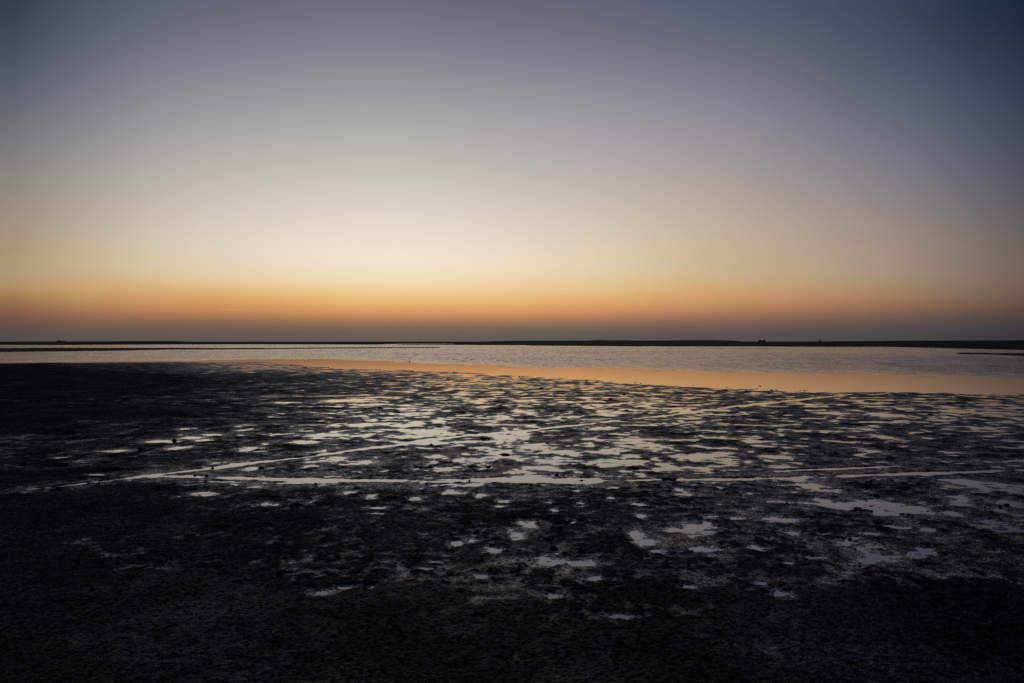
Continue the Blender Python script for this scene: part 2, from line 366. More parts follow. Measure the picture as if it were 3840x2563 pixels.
PUDDLES = [  # photo px: x, y, half width, half height
 (1215,2225,34,9),(1293,2206,26,7),(1396,2201,15,5),(1597,2133,32,7),(1715,2039,24,8),(1775,2028,26,6),(1855,2066,30,10),(1785,2004,11,5),(1806,2163,22,8),(1563,1872,30,7),(1700,1847,36,9),(1393,1863,20,8),(1307,1848,24,6),(1013,1893,36,6),(1804,1859,21,9),(1892,1879,20,6),(1875,1900,20,4),(1410,1906,38,5),(1414,1927,22,3),(1630,2110,24,5),
 (2045,2109,48,17),(2095,2107,34,12),(2206,2113,24,11),(1998,1972,40,13),(1938,2006,28,14),(2147,1961,17,6),(2390,2005,26,20),(2420,2035,44,14),(2488,2068,42,8),(2529,1988,36,9),(2404,1936,19,8),(2620,2060,30,10),(2665,2066,40,6),(2835,2053,26,12),(2666,1939,24,6),(2647,1965,24,8),(2754,1944,32,6),(2222,2172,38,9),(2580,2202,26,6),(2075,2236,26,8),(2320,2313,42,6),(2090,2078,13,4),(2169,1886,13,5),(2177,1900,15,3),(2079,1914,17,5),(2059,1886,16,4),(2288,1868,13,4),(2290,1880,16,3),(2545,1837,15,7),(2707,1830,14,5),(2165,1843,18,4),(2308,1829,24,4),(2198,1812,14,4),(2406,1786,20,8),(2349,1769,22,5),(2250,1878,8,3),
 (3340,1898,105,26),(3420,1912,70,20),(3290,1915,60,18),(3186,1896,100,14),(3084,1878,36,7),(3030,1822,70,14),(3100,1842,60,9),(2941,1953,66,8),(2970,2000,30,9),(3272,2081,27,9),(3478,2072,30,14),(3430,2088,44,9),(3464,1986,26,11),(3378,1978,40,8),(3575,1929,36,10),(3718,1959,64,11),(3595,1867,42,10),(3669,1824,30,8),(3575,1827,36,6),(3790,1840,56,15),(3790,1888,60,14),(3219,2129,25,5),(2929,2231,34,12),(3064,2092,30,6),(2953,2113,18,4),(3097,2002,18,5),(3718,2070,26,3),(2933,1752,42,7),(2982,1737,22,5),(3010,1790,60,8),(2840,2190,20,3),
 (229,1717,24,3),(441,1692,42,5),(613,1656,58,6),(715,1643,44,6),(797,1631,48,4),(674,1680,44,7),(695,1609,26,3),(760,1652,32,5),(920,1614,32,4),(368,1781,32,3),(936,1686,42,8),(756,1852,44,5),(770,1858,26,4),(678,1863,20,3),(952,1827,22,3),(940,1759,30,8),
 (1266,1504,72,6),(1348,1500,62,5),(1377,1519,58,4),(1070,1511,52,3),(1614,1622,90,14),(1552,1637,80,9),(1660,1628,70,8),(1225,1633,90,8),(1144,1658,58,7),(1348,1596,60,6),(1638,1715,36,8),(1246,1723,60,9),(1368,1735,58,8),(1896,1640,44,26),(1777,1727,70,10),(1944,1630,46,24),(2002,1678,80,13),(2083,1731,90,11),(2002,1793,90,12),(1960,1772,60,8),(2259,1607,62,7),(2390,1650,92,6),(2430,1674,52,8),(2370,1715,62,5),(2149,1703,42,10),(2447,1723,13,6),(2480,1741,36,6),(2713,1701,42,6),(2611,1729,26,5),(2737,1724,26,4),(2165,1772,22,5),(2558,1570,32,3),(1660,1760,60,8),(1500,1640,40,6),(1870,1700,80,10),
 (3250,1610,60,6),(3315,1640,40,10),(3260,1692,40,9),(3330,1560,80,9),(3600,1545,70,8),(3130,1550,60,6),
]
PUD = []
for px, py, rx, ry in PUDDLES:
    x, y = gp(px, py)
    PUD.append((x, y, rx * y / F, max(ry * y / (py - HY), .03)))
_sx = np.array([p[0] for p in SHORE], float); _sy = np.array([p[1] for p in SHORE], float)
def shore_dist(az_deg):
    px = CX + F * np.tan(np.radians(np.clip(az_deg, -60, 60)))
    return EYE * F / (np.interp(px, _sx, _sy) - HY)

def ground_h(x, y, spacing):
    """height of the mud at ground points; spacing = mesh step there, finer relief than that is left out"""
    rho = np.hypot(x, y); azd = np.degrees(np.arctan2(x, y))
    yy = np.maximum(y, .6)
    px = CX + F * x / yy; py = HY + EYE * F / np.maximum(rho * np.cos(np.radians(np.clip(azd, -55, 55))), .6)
    q = cov_q(px, py)
    def w(wl): return np.clip((wl / np.maximum(spacing, 1e-4) - 2.0) / 2.0, 0, 1)
    wx = x + .10 * perlin(x * 2.1, y * 2.1, 31); wy = y + .10 * perlin(x * 2.1, y * 2.1, 32)
    n = .34 * perlin(wx / 1.6, wy / 1.4, 1) + .80 * perlin(wx / .60, wy / .46, 2) + .66 * perlin(wx / .28, wy / .22, 3) * w(.24) + .32 * perlin(wx / .13, wy / .11, 4) * w(.12) + .22 * perlin(wx / 4.5, wy / 4.5, 5)
    n = n / .46
    hb = .0068 * (n - q)
    hb = np.where(hb > .005, .005 + .012 * (1 - np.exp(-(hb - .005) / .02)), hb)
    hb = hb + .0035 * smooth((-q - 2.4) / 1.0)
    hb = np.where(hb < -.02, -.02 + .5 * (hb + .02), hb)
    h = hb
    # lone puddles and footprints
    for (cx, cy, a, b) in PUD:
        m = (np.abs(x - cx) < 2.2 * a) & (np.abs(y - cy) < 2.2 * b)
        if not m.any(): continue
        xm, ym = x[m], y[m]; s = max(min(a, b), .06)
        e = np.hypot((xm - cx) / a, (ym - cy) / b)
        e = e * (1 + .26 * perlin(xm / (1.5 * s), ym / (1.5 * s), 41)) + .05 + .26 * perlin(xm / (.8 * s), ym / (.8 * s), 43) + .24 * perlin(xm / (.38 * s), ym / (.38 * s), 42) + .20 * perlin(xm / (.17 * s), ym / (.17 * s), 44)
        hp = .0085 * (e - 1)
        h[m] = np.minimum(h[m], hp)
    # tyre ruts
    for pts, wd, floor, bank, wob in RUTS:
        P = [gp(*p) for p in pts]
        xs = [p[0] for p in P]; ys = [p[1] for p in P]
        m = (x > min(xs) - 1) & (x < max(xs) + 1) & (y > min(ys) - 1) & (y < max(ys) + 1)
        if not m.any(): continue
        xm, ym = x[m], y[m]
        xm = xm + .045 * perlin(xm / .7, ym / .7, 51); ym2 = ym + .045 * perlin(xm / .7, ym / .7, 52)
        d, arc = poly_dist(xm, ym2, P)
        ww = .64 * wd * (.7 + .3 * smooth(arc / 1.0)) * (1 + .6 * perlin(arc / .9, arc * 0 + .5, 53) + .35 * perlin(arc / .3, arc * 0 + .9, 57))
        fl = floor + wob * 1.6 * perlin(arc / 1.7, arc * 0 + .3, 54) + wob * .7 * perlin(arc / .5, d / .4, 55)
        sag = (floor < 0) * np.exp(-(d / (1.6 * wd + .07)) ** 2)
        h[m] = h[m] * (1 - sag) + np.minimum(h[m], .0035) * sag
        inn = smooth((ww - d) / (.45 * ww) + .25)
        h[m] = h[m] * (1 - inn) + np.minimum(fl, h[m] + .004) * inn + .30 * bank * np.exp(-((d - 1.35 * ww) / (.5 * ww)) ** 2) * (.6 + .8 * perlin(xm / .35, ym / .35, 56))
    # small lumps and clods, quieter under water
    dry = smooth((h + .006) / .012)
    h = h + .010 * perlin(x / .55, y / .42, 72) * smooth((h - .012) / .01) * np.clip((9 - rho) / 4, 0, 1)
    lum = .0085 * np.abs(perlin(x / .17, y / .17, 61)) * w(.17) + .0065 * perlin(x / .085, y / .085, 62) * w(.085) + .0050 * perlin(x / .045, y / .045, 63) * w(.045) + .0030 * perlin(x / .025, y / .025, 64) * w(.025)
    patch = .55 + .9 * smooth(.5 + 1.1 * perlin(x / .9, y / .9, 65))
    h = h + .55 * lum * patch * (.10 + .90 * dry)
    h = h + (.0009 + .0078 * perlin(x / .16, y / .13, 66) * w(.13) + .0060 * perlin(x / .065, y / .06, 67) * w(.06) + .0032 * perlin(x / .03, y / .03, 68) * w(.03)) * np.exp(-(h / .010) ** 2) * (.4 + 1.0 * smooth(.5 + 1.3 * perlin(x / .5, y / .5, 69)))
    # shelving into the lake
    s = rho * np.cos(np.radians(np.clip(azd, -60, 60))) - shore_dist(azd) + 1.1 * perlin(x / 3.1, y / 1.6, 71) * np.clip(rho / 30, 0, 1)
    s = s - .6
    lakeward = smooth((60 - np.abs(azd)) / 8)
    h = h - lakeward * (.03 * smooth((s - .4) / 2.2) + .02 * np.clip(s - .3, 0, 40) + .006 * smooth((s + .2) / 1.0))
    # dry land to the sides of and behind the viewer
    h = h + .06 * smooth((np.abs(azd) - 58) / 12)
    return h

def polar(ds, azs):
    A, D = np.meshgrid(np.radians(azs), ds)
    return D * np.sin(A), D * np.cos(A)
ds = [.6]
while ds[-1] < 2.5: ds.append(ds[-1] + .06)
while ds[-1] < 62: ds.append(ds[-1] + max(.0125, ds[-1] * .0021))
while ds[-1] < 3000: ds.append(ds[-1] * 1.12)
ds = np.array(ds)
dense = np.linspace(-43, 43, 1250)
azs = np.concatenate([np.linspace(-180, -46, 58), dense, np.linspace(46, 177, 56)])
X, Y = polar(ds, azs)
sp = np.maximum(np.gradient(ds)[:, None] * np.ones_like(X), ds[:, None] * np.radians(np.gradient(azs))[None, :])
Z = np.concatenate([ground_h(X[i:i + 200].ravel(), Y[i:i + 200].ravel(), sp[i:i + 200].ravel()).reshape(-1, X.shape[1]) for i in range(0, len(ds), 200)])
mud = mud_material()
tag(grid_obj('mud_flat', X, Y, Z, mud, closed=True), kind='structure')

# ------------------------------------------------------------------ the water
far_w = [(-900,1294.5),(0,1294.5),(200,1295),(700,1292.5),(1000,1292.3),(1400,1293.2),(1520,1290.2),(1700,1290.2),(1730,1294),(1800,1295),(1960,1295.5),(2000,1297),(2400,1300),(2440,1299),(2500,1300),(2800,1300),(3000,1301),(3300,1301),(3440,1304),(3600,1308),(3840,1313.5),(4300,1326),(5000,1345)]
wd_ = np.unique(np.concatenate([np.geomspace(.6, 16, 40), EYE * F / np.linspace(256, 9, 560), np.geomspace(455, 3000, 12)]))
waz = np.concatenate([np.linspace(-180, -46, 40), np.linspace(-43, 43, 560), np.linspace(46, 177, 40)])
WX, WY = polar(wd_, waz)
yy = np.maximum(WY, .5)
wpx = CX + F * WX / yy; wpy = HY + EYE * F / yy
rx_, ry_ = np.array(RIPPLE).T
edge = np.interp(wpx, rx_, ry_)
wid = np.interp(wpx, [0, 1000, 1500, 2400, 3840], [7, 9, 17, 24, 26])
t = (edge - wpy) / wid + .30 * perlin(WX / 5, WY / 7, 81) + .28 * perlin(WX / 3.5, WY / 1.3, 84) + .2 * perlin(WX / 1.2, WY / .7, 85)
rip = np.clip(t, 0, 1) ** 1.3
# slicks and sheltered shallows on the right-hand side and beyond the left bar
L_x = [2640, 2760, 3060, 3300, 3480, 3840, 4600]; L_y = [1318.5, 1319.5, 1323.5, 1326, 1332, 1344, 1368]
ln = np.interp(wpx, L_x, L_y)
strk = .5 + .8 * perlin(WX / 9, WY / 2.2, 82)
shel = smooth((ln - wpy) / 4.0) * smooth((wpx - 2850) / 250)
rip = rip * (1 - shel * np.clip(.55 + .35 * strk, 0, .85))
slick = np.exp(-((wpy - ln) / 2.2) ** 2) * smooth((wpx - 2640) / 130) * (1 - .75 * smooth((wpx - 3430) / 120))
rip = rip * (1 - .93 * slick)
slick2 = np.exp(-((wpy - 1304.6) / 1.0) ** 2) * smooth((wpx - 1620) / 20) * smooth((2000 - wpx) / 250)
rip = rip * (1 - .9 * slick2)
slick3 = np.exp(-((wpy - 1301.6) / 1.2) ** 2) * smooth((wpx - 2700) / 100) * smooth((3500 - wpx) / 200)
rip = rip * (1 - .7 * slick3)
rip = rip * (.86 + .22 * perlin(WX / 22, WY / 14, 83))
rip = np.where(WY > 2, rip, 0)
tag(grid_obj('water', WX, WY, np.zeros_like(WX), water_material(), closed=True, attrs={'ripple': np.clip(rip, 0, 1)}), kind='structure')

# ------------------------------------------------------------------ far shore, bars
far_mat = plain('far_land', (.030, .026, .022), .9, .4, .06, 0.0, .05)
TOPS = [(-900,1281),(0,1281.8),(180,1281),(205,1281),(213,1279),(220,1276.8),(226,1277),(232,1279),(237,1278.3),(243,1279.4),(252,1281.4),(300,1280.8),(440,1280.5),(490,1279.3),(530,1280),(620,1279.2),(660,1279.8),(700,1281.5),(780,1281.8),(900,1284),(960,1284),(1040,1282.6),(1110,1284.5),(1200,1286),(1380,1285.8),(1500,1285.5),(1620,1284.3),(1700,1285),(1750,1283.6),(1850,1280.3),(1920,1279),(2000,1278.7),(2200,1277.8),(2240,1276),(2265,1276.3),(2280,1277.3),(2350,1276.8),(2400,1277.6),(2500,1277.6),(2570,1276),(2640,1275.8),(2700,1276.5),(2760,1278.5),(2785,1281.2),(2900,1281.4),(3060,1281),(3200,1280),(3300,1279.7),(3340,1279),(3600,1278),(3840,1277),(4600,1274)]
fpx = np.unique(np.concatenate([np.arange(-900, 4700, 6.0), np.arange(196, 260, 2.0)]))
fw = np.interp(fpx, *np.array(far_w).T); ft = np.interp(fpx, *np.array(TOPS).T)
ft = ft + .35 * perlin(fpx / 40, fpx * 0 + .2, 91) + .25 * perlin(fpx / 13, fpx * 0 + .7, 92)
dw = EYE * F / (fw - HY)                         # distance of the water's edge
CREST = 470.0
dc = np.maximum(dw + 60, CREST)
hc = EYE - (ft - HY) * dc / F                    # crest height
rows = []
for dist, hh in ((dw * .97, dw * 0 - .25), (dw, dw * 0 + .0), (dw + .12 * (dc - dw), .28 * np.minimum(hc, 1.3)), (dw + .35 * (dc - dw), .50 * np.minimum(hc, 1.5)), (dw + .7 * (dc - dw), .80 * np.minimum(hc, 1.9)), (dc, hc), (dc + 60, hc - .12), (dc + 400, np.minimum(hc, 1.5)), (dc * 0 + 4200, hc * 0 + 1.2)):
    rows.append(((fpx - CX) * dist / F, dist, hh))
tag(grid_obj('far_shore', np.array([r[0] for r in rows]), np.array([r[1] for r in rows]), np.array([r[2] for r in rows]), far_mat), kind='structure')

bar_mat = plain('bar_mud', (.024, .021, .020), .85, .35, .4, .5, .1)
def bar(name, pts, back):
    px = np.arange(pts[0][0], pts[-1][0] + 1, 5.0)
    top = np.interp(px, [p[0] for p in pts], [p[1] for p in pts]); bot = np.interp(px, [p[0] for p in pts], [p[2] for p in pts])
    dn = EYE * F / (bot - HY) * (1 + .004 * perlin(px / 60, px * 0 + .4, 95))
    dcr = dn * back
    hcr = np.maximum(EYE - (top - HY) * dcr / F, .004) * (1 + .10 * perlin(px / 22, px * 0 + .1, 96))
    taper = smooth((px - px[0]) / 30) * smooth((px[-1] - px) / 30)
    hcr = hcr * taper + .001
    rr = []
    for f, hh in ((.985, -.12), (1.0, 0), (1 + .35 * (back - 1), .45), (1 + .7 * (back - 1), .85), (back, 1.0), (1 + 1.5 * (back - 1), .8), (1 + 2.2 * (back - 1), -.2)):
        z = hcr * hh if hh >= 0 else hcr * 0 + hh * .5
        rr.append(((px - CX) * dn * f / F, dn * f, z))
    tag(grid_obj(name, *[np.array([r[k] for r in rr]) for k in range(3)], bar_mat), kind='structure')
bar('sand_bar', [(-700,1307,1327),(0,1306,1321),(160,1305,1319.5),(300,1304.8,1318),(480,1305.3,1315.5),(640,1306,1312),(800,1307,1311.6),(900,1309,1310.8),(990,1309.6,1310.3)], 1.14)
bar('sand_bar', [(940,1309.6,1310.4),(1000,1308.3,1310),(1100,1306,1309),(1200,1305.3,1308),(1300,1304.5,1307.5),(1400,1304,1307),(1500,1304,1306),(1600,1304.3,1305.3),(1650,1304.5,1305)], 1.10)
bar('sand_bar', [(3590,1328.3,1328.9),(3680,1328,1330),(3740,1327,1332),(3840,1325.5,1336),(4400,1322,1346)], 1.10)
bar('sand_bar', [(1490,1291.4,1294.0),(1540,1291.2,1294),(1620,1291.2,1294.2),(1700,1291,1294.4),(1740,1291,1294.6)], 1.06)

# ------------------------------------------------------------------ boat on the far shore
wood = plain('boat_green_paint', (.018, .040, .030), .6, .25, 2.0, .2, .3)
dark = plain('boat_dark_paint', (.012, .013, .014), .6, .2, 3.0, .2, .3)
metal = plain('dull_metal', (.05, .05, .052), .5, .2, 6.0, .1, .4)
def far_pt(px, dist): return ((px - CX) * dist / F, dist)
bd = 462.0
bx, by = far_pt(2857.5, bd)
u = bd / F                                       # metres per photo pixel there
ground_z = EYE - (1281.6 - HY) * u
boat = bpy.data.objects.new('fishing_boat', None); col.objects.link(boat)
boat.location = (bx, by, ground_z - .25)
tag(boat, 'small dark green fishing boat with raised bow beached on the far shore skyline', 'boat')
LEN = 24.5 * u
def hull():
    bm = bmesh.new(); ns, nr = 15, 9; ring = []
    for i in range(ns):
        s = i / (ns - 1); xx = (s - .5) * LEN
        beam = .80 * (1 - max(0, (s - .45) / .55) ** 2.2 * .97) * (.82 + .18 * min(1, s / .2))
        sheer = .98 + .62 * max(0, (s - .62) / .38) ** 1.6 + .10 * max(0, (.2 - s) / .2)
        keel = .04 + .45 * max(0, (s - .8) / .2) ** 2
        rake = .42 * max(0, (s - .8) / .2) ** 1.5
        row = []
        for k in range(nr):
            a = (k / (nr - 1) - .5) * 2
            zz = keel + (sheer - keel) * abs(a) ** 1.6
            row.append(bm.verts.new((xx + rake * abs(a) ** 1.2 * .6, beam * math.copysign(abs(a) ** .62, a), zz)))
        ring.append(row)
    for i in range(ns - 1):
        for k in range(nr - 1):
            bm.faces.new((ring[i][k], ring[i + 1][k], ring[i + 1][k + 1], ring[i][k + 1]))
    bm.faces.new([ring[0][k] for k in range(nr)])
    # deck a little below the rail
    dk = []
    for i in range(ns):
        a, b = ring[i][0].co, ring[i][-1].co
        dk.append((bm.verts.new((a.x, a.y * .97, a.z - .08)), bm.verts.new((b.x, b.y * .97, b.z - .08))))
    for i in range(ns - 1): bm.faces.new((dk[i][0], dk[i][1], dk[i + 1][1], dk[i + 1][0]))
    bmesh.ops.recalc_face_normals(bm, faces=bm.faces)
    return bm
def tube(bm, pts, r, n=6):
    prev = None
    for i, p in enumerate(pts):
        p = Vector(p); q = Vector(pts[min(i + 1, len(pts) - 1)]) - Vector(pts[max(i - 1, 0)])
        rot = q.to_track_quat('Z', 'Y').to_matrix()
        rg = [bm.verts.new(p + rot @ Vector((r * math.cos(2 * math.pi * k / n), r * math.sin(2 * math.pi * k / n), 0))) for k in range(n)]
        if prev:
            for k in range(n): bm.faces.new((prev[k], prev[(k + 1) % n], rg[(k + 1) % n], rg[k]))
        else: bm.faces.new(rg[::-1])
        prev = rg
    bm.faces.new(prev)
def box(bm, c, s, bev=0.0):
    r = bmesh.ops.create_cube(bm, size=1, matrix=Matrix.Translation(c) @ Matrix.Diagonal((*s, 1)))
    if bev:
        es = list({e for v in r['verts'] for e in v.link_edges})
        bmesh.ops.bevel(bm, geom=es, offset=bev, segments=2, affect='EDGES')
bm_obj('hull', hull(), wood, boat)
b = bmesh.new(); tube(b, [(-LEN * .36, 0, .9), (-LEN * .37, 0, 1.5), (-LEN * .385, 0, 2.05)], .035); tube(b, [(-LEN * .372, 0, 1.72), (-LEN * .25, 0, 1.42)], .025)
bm_obj('mast', b, metal, boat)
b = bmesh.new(); box(b, (-LEN * .24, 0, 1.06), (.75, .7, .30), .05); box(b, (-LEN * .24, 0, 1.225), (.85, .8, .04), .01)
bm_obj('engine_housing', b, dark, boat, False)
b = bmesh.new(); box(b, (-LEN * .53, 0, .98), (.28, .26, .34), .05); tube(b, [(-LEN * .53, 0, .8), (-LEN * .535, 0, .2)], .06)
bm_obj('outboard_motor', b, dark, boat, False)
b = bmesh.new(); tube(b, [(LEN * .40, .3, 1.35), (LEN * .47, .1, 1.62), (LEN * .53, 0, 1.82)], .05); tube(b, [(LEN * .40, -.3, 1.35), (LEN * .47, -.1, 1.62), (LEN * .53, 0, 1.82)], .05)
bm_obj('bow_rail', b, wood, boat)

# little hut far off to the right
hd = 900.0; hu = hd / F
hut = bpy.data.objects.new('hut', None); col.objects.link(hut)
hx, hy = far_pt(3074.7, hd); hut.location = (hx, hy, EYE - (1283.2 - HY) * hu)
tag(hut, 'tiny square hut with mast standing alone on the far skyline right of the boat', 'hut')
hutw = plain('hut_wall', (.05, .045, .042), .9, .2, 2.0, .2, .1)
b = bmesh.new(); box(b, (0, 0, .95), (5.4 * hu, 1.8, 1.9), .03); bm_obj('wall', b, hutw, hut, False)
b = bmesh.new()
w2 = 3.0 * hu
vs = [b.verts.new(v) for v in ((-w2, -1.05, 1.905), (w2, -1.05, 1.905), (w2, 1.05, 1.905), (-w2, 1.05, 1.905), (-w2, 0, 2.2), (w2, 0, 2.2))]
for f in ((0, 1, 5, 4), (2, 3, 4, 5), (0, 4, 3), (1, 2, 5), (3, 2, 1, 0)): b.faces.new([vs[k] for k in f])
bm_obj('roof', b, dark, hut, False)
b = bmesh.new(); tube(b, [(w2 * .6, 0, 1.9), (w2 * .6, 0, 3.3)], .06); bm_obj('mast', b, metal, hut)

# bird on the water
birdm = plain('bird_dark_plumage', (.012, .011, .010), .7, .3, 20, .2, .2)
bx_, by_ = gp(1535.8, 1359)
def bird():
    bm = bmesh.new()
    prof = [(.000, .000), (.022, .012), (.050, .030), (.085, .040), (.115, .036), (.135, .024), (.150, .021), (.166, .023), (.180, .015), (.187, 0)]   # height, radius: a bird sitting up, seen from behind
    n = 10; prev = None
    for z, r in prof:
        off = .05 - .35 * z + .5 * max(0, z - .12)
        rg = [bm.verts.new((r * math.cos(2 * math.pi * k / n), off + r * 1.25 * math.sin(2 * math.pi * k / n), z)) for k in range(n)]
        if prev:
            for k in range(n): bm.faces.new((prev[k], prev[(k + 1) % n], rg[(k + 1) % n], rg[k]))
        prev = rg
    tube(bm, [(0, .045, .168), (0, .085, .164)], .006)
    tube(bm, [(0, .0, .05), (0, -.075, .03)], .014)
    bmesh.ops.remove_doubles(bm, verts=bm.verts, dist=1e-5)
    return bm
bo = bm_obj('wading_bird', bird(), birdm); bo.location = (bx_, by_, -.01); bo.scale = (.95, .8, .66)
tag(bo, 'single dark upright bird standing in the shallows at the edge of the ripples', 'bird')

# ------------------------------------------------------------------ shrubs, boulder and pale stones on the far shore
leaf = plain('shrub_leaves', (.018, .020, .012), .9, .4, 1.5, 0, .05)
def shrub_mesh(seed):
    rs = random.Random(seed); bm = bmesh.new()
    for k in range(170):
        a = rs.uniform(0, 6.283); rr = rs.random() ** .6
        z = (1 - rr ** 1.6) * rs.random() ** .5 * (0.75 + .25 * math.sin(3 * a + seed)) + .02
        c = Vector((rr * math.cos(a), rr * .7 * math.sin(a), z))
        s = rs.uniform(.08, .16)
        q = Vector((rs.uniform(-1, 1), rs.uniform(-1, 1), rs.uniform(-1, 1))).normalized(); p = q.orthogonal().normalized(); o = q.cross(p)
        bm.faces.new([bm.verts.new(c + s * p), bm.verts.new(c + s * .45 * o), bm.verts.new(c - s * p), bm.verts.new(c - s * .45 * o)])
    for k in range(5):
        a = rs.uniform(0, 6.283); tube(bm, [(0, 0, -.1), (.35 * math.cos(a), .25 * math.sin(a), .4)], .02, 4)
    me = bpy.data.meshes.new('shrub'); bm.to_mesh(me); bm.free(); me.materials.append(leaf); return me
SHRUBS = [shrub_mesh(s) for s in (1, 2, 3, 4)]
def far_height(px, dist):
    w = np.interp(px, fpx, dw); c = np.interp(px, fpx, dc); hcr = np.interp(px, fpx, hc)
    return float(np.interp((dist - w) / (c - w), [0, .12, .35, .7, 1.0], [0, .28 * min(hcr, 1.3), .5 * min(hcr, 1.5), .8 * min(hcr, 1.9), hcr]))
rs = random.Random(3)
for i in range(46):
    px = 1130 + 660 * (i + rs.uniform(-.35, .35)) / 45
    c = float(np.interp(px, fpx, dc)); dist = c + rs.uniform(-12, 4)
    o = bpy.data.objects.new('shrub', SHRUBS[i % 4]); col.objects.link(o)
    s = rs.uniform(.9, 1.9)
    x, y = far_pt(px, dist); o.location = (x, y, far_height(px, dist) - .05)
    o.scale = (s, s, rs.uniform(.28, .55)); o.rotation_euler = (0, 0, rs.uniform(-.5, .5))
    tag(o, 'low dark shrub in the row along the middle of the far shore', 'shrub', 'low shrubs along the middle of the far shore')

# clods and stones
clod_m = plain('mud_clod', (.018, .0155, .014), .85, .35, 14, .6, .12)
pale_m = plain('pale_stone', (.30, .29, .28), .8, .2, 8, .3, .2)
def lump(bm, c, r, seed, flat=.75, sub=2):
    res = bmesh.ops.create_icosphere(bm, subdivisions=sub, radius=1)
    v = res['verts']; P = np.array([q.co for q in v])
    n = .32 * perlin(P[:, 0] * 1.3 + seed * 7.1, P[:, 1] * 1.3 + P[:, 2] * 1.7, seed) + .2 * perlin(P[:, 0] * 3.1 + 5, P[:, 2] * 3.1 + P[:, 1] * 2.3 + seed, seed + 9)
    for q, k in zip(v, n): q.co = Vector(c) + Vector((q.co.x * r, q.co.y * r, q.co.z * r * flat)) * (1 + float(k))
def clod_mesh(seed, kind):
    rs = random.Random(seed); bm = bmesh.new()
    if kind == 'single':
        lump(bm, (0, 0, .25), .72, seed, .8, 3); lump(bm, (.55, .1, .12), .45, seed + 3, .7); lump(bm, (-.5, -.2, .1), .42, seed + 5, .6)
        lump(bm, (rs.uniform(-.3, .3), .2, .55), .38, seed + 8, .9); lump(bm, (rs.uniform(-.8, .8), -.5, .02), .35, seed + 9, .5)
    else:
        n = rs.randint(9, 13)
        lump(bm, (0, 0, 0), 1.0, seed * 31, .16, 3)
        for v in bm.verts: v.co.y *= .36
        for k in range(n):
            x = rs.uniform(-1, 1); y = max(-.3, min(.3, rs.gauss(0, .2)))
            r = rs.uniform(.13, .34) * (1.1 - .5 * abs(x))
            lump(bm, (x * .9, y, r * .4), r, seed * 13 + k, rs.uniform(.7, 1.0))
    me = bpy.data.meshes.new('mud_clod' if kind == 'single' else 'mud_clump')
    bm.to_mesh(me); bm.free(); me.polygons.foreach_set('use_smooth', [True] * len(me.polygons)); me.materials.append(clod_m); return me
SINGLE = [clod_mesh(s, 'single') for s in (11, 12, 13, 14, 15)]
CLUMP = [clod_mesh(s, 'clump') for s in (21, 22, 23, 24, 25)]
def place(kind, px, py, w, hgt, label, group=None, rnd=random.Random(17)):
    """w: full width in photo pixels, hgt: height as a share of the half width"""
    x, y = gp(px, py)
    z = float(ground_h(np.array([x]), np.array([y]), np.array([.02]))[0])
    r = w * .58 * y / F
    me = rnd.choice(SINGLE if kind == 'clod' else CLUMP)
    o = bpy.data.objects.new('mud_clod' if kind == 'clod' else 'mud_clump', me); col.objects.link(o)
    o.location = (x, y, max(z, -.004) - .12 * r * hgt)
    o.scale = (r, r * rnd.uniform(.8, 1.2), r * hgt * 1.35)
    o.rotation_euler = (0, 0, rnd.choice((0, math.pi)) + rnd.uniform(-.3, .3))
    tag(o, label, 'clod' if kind == 'clod' else 'clump', group)
    return o
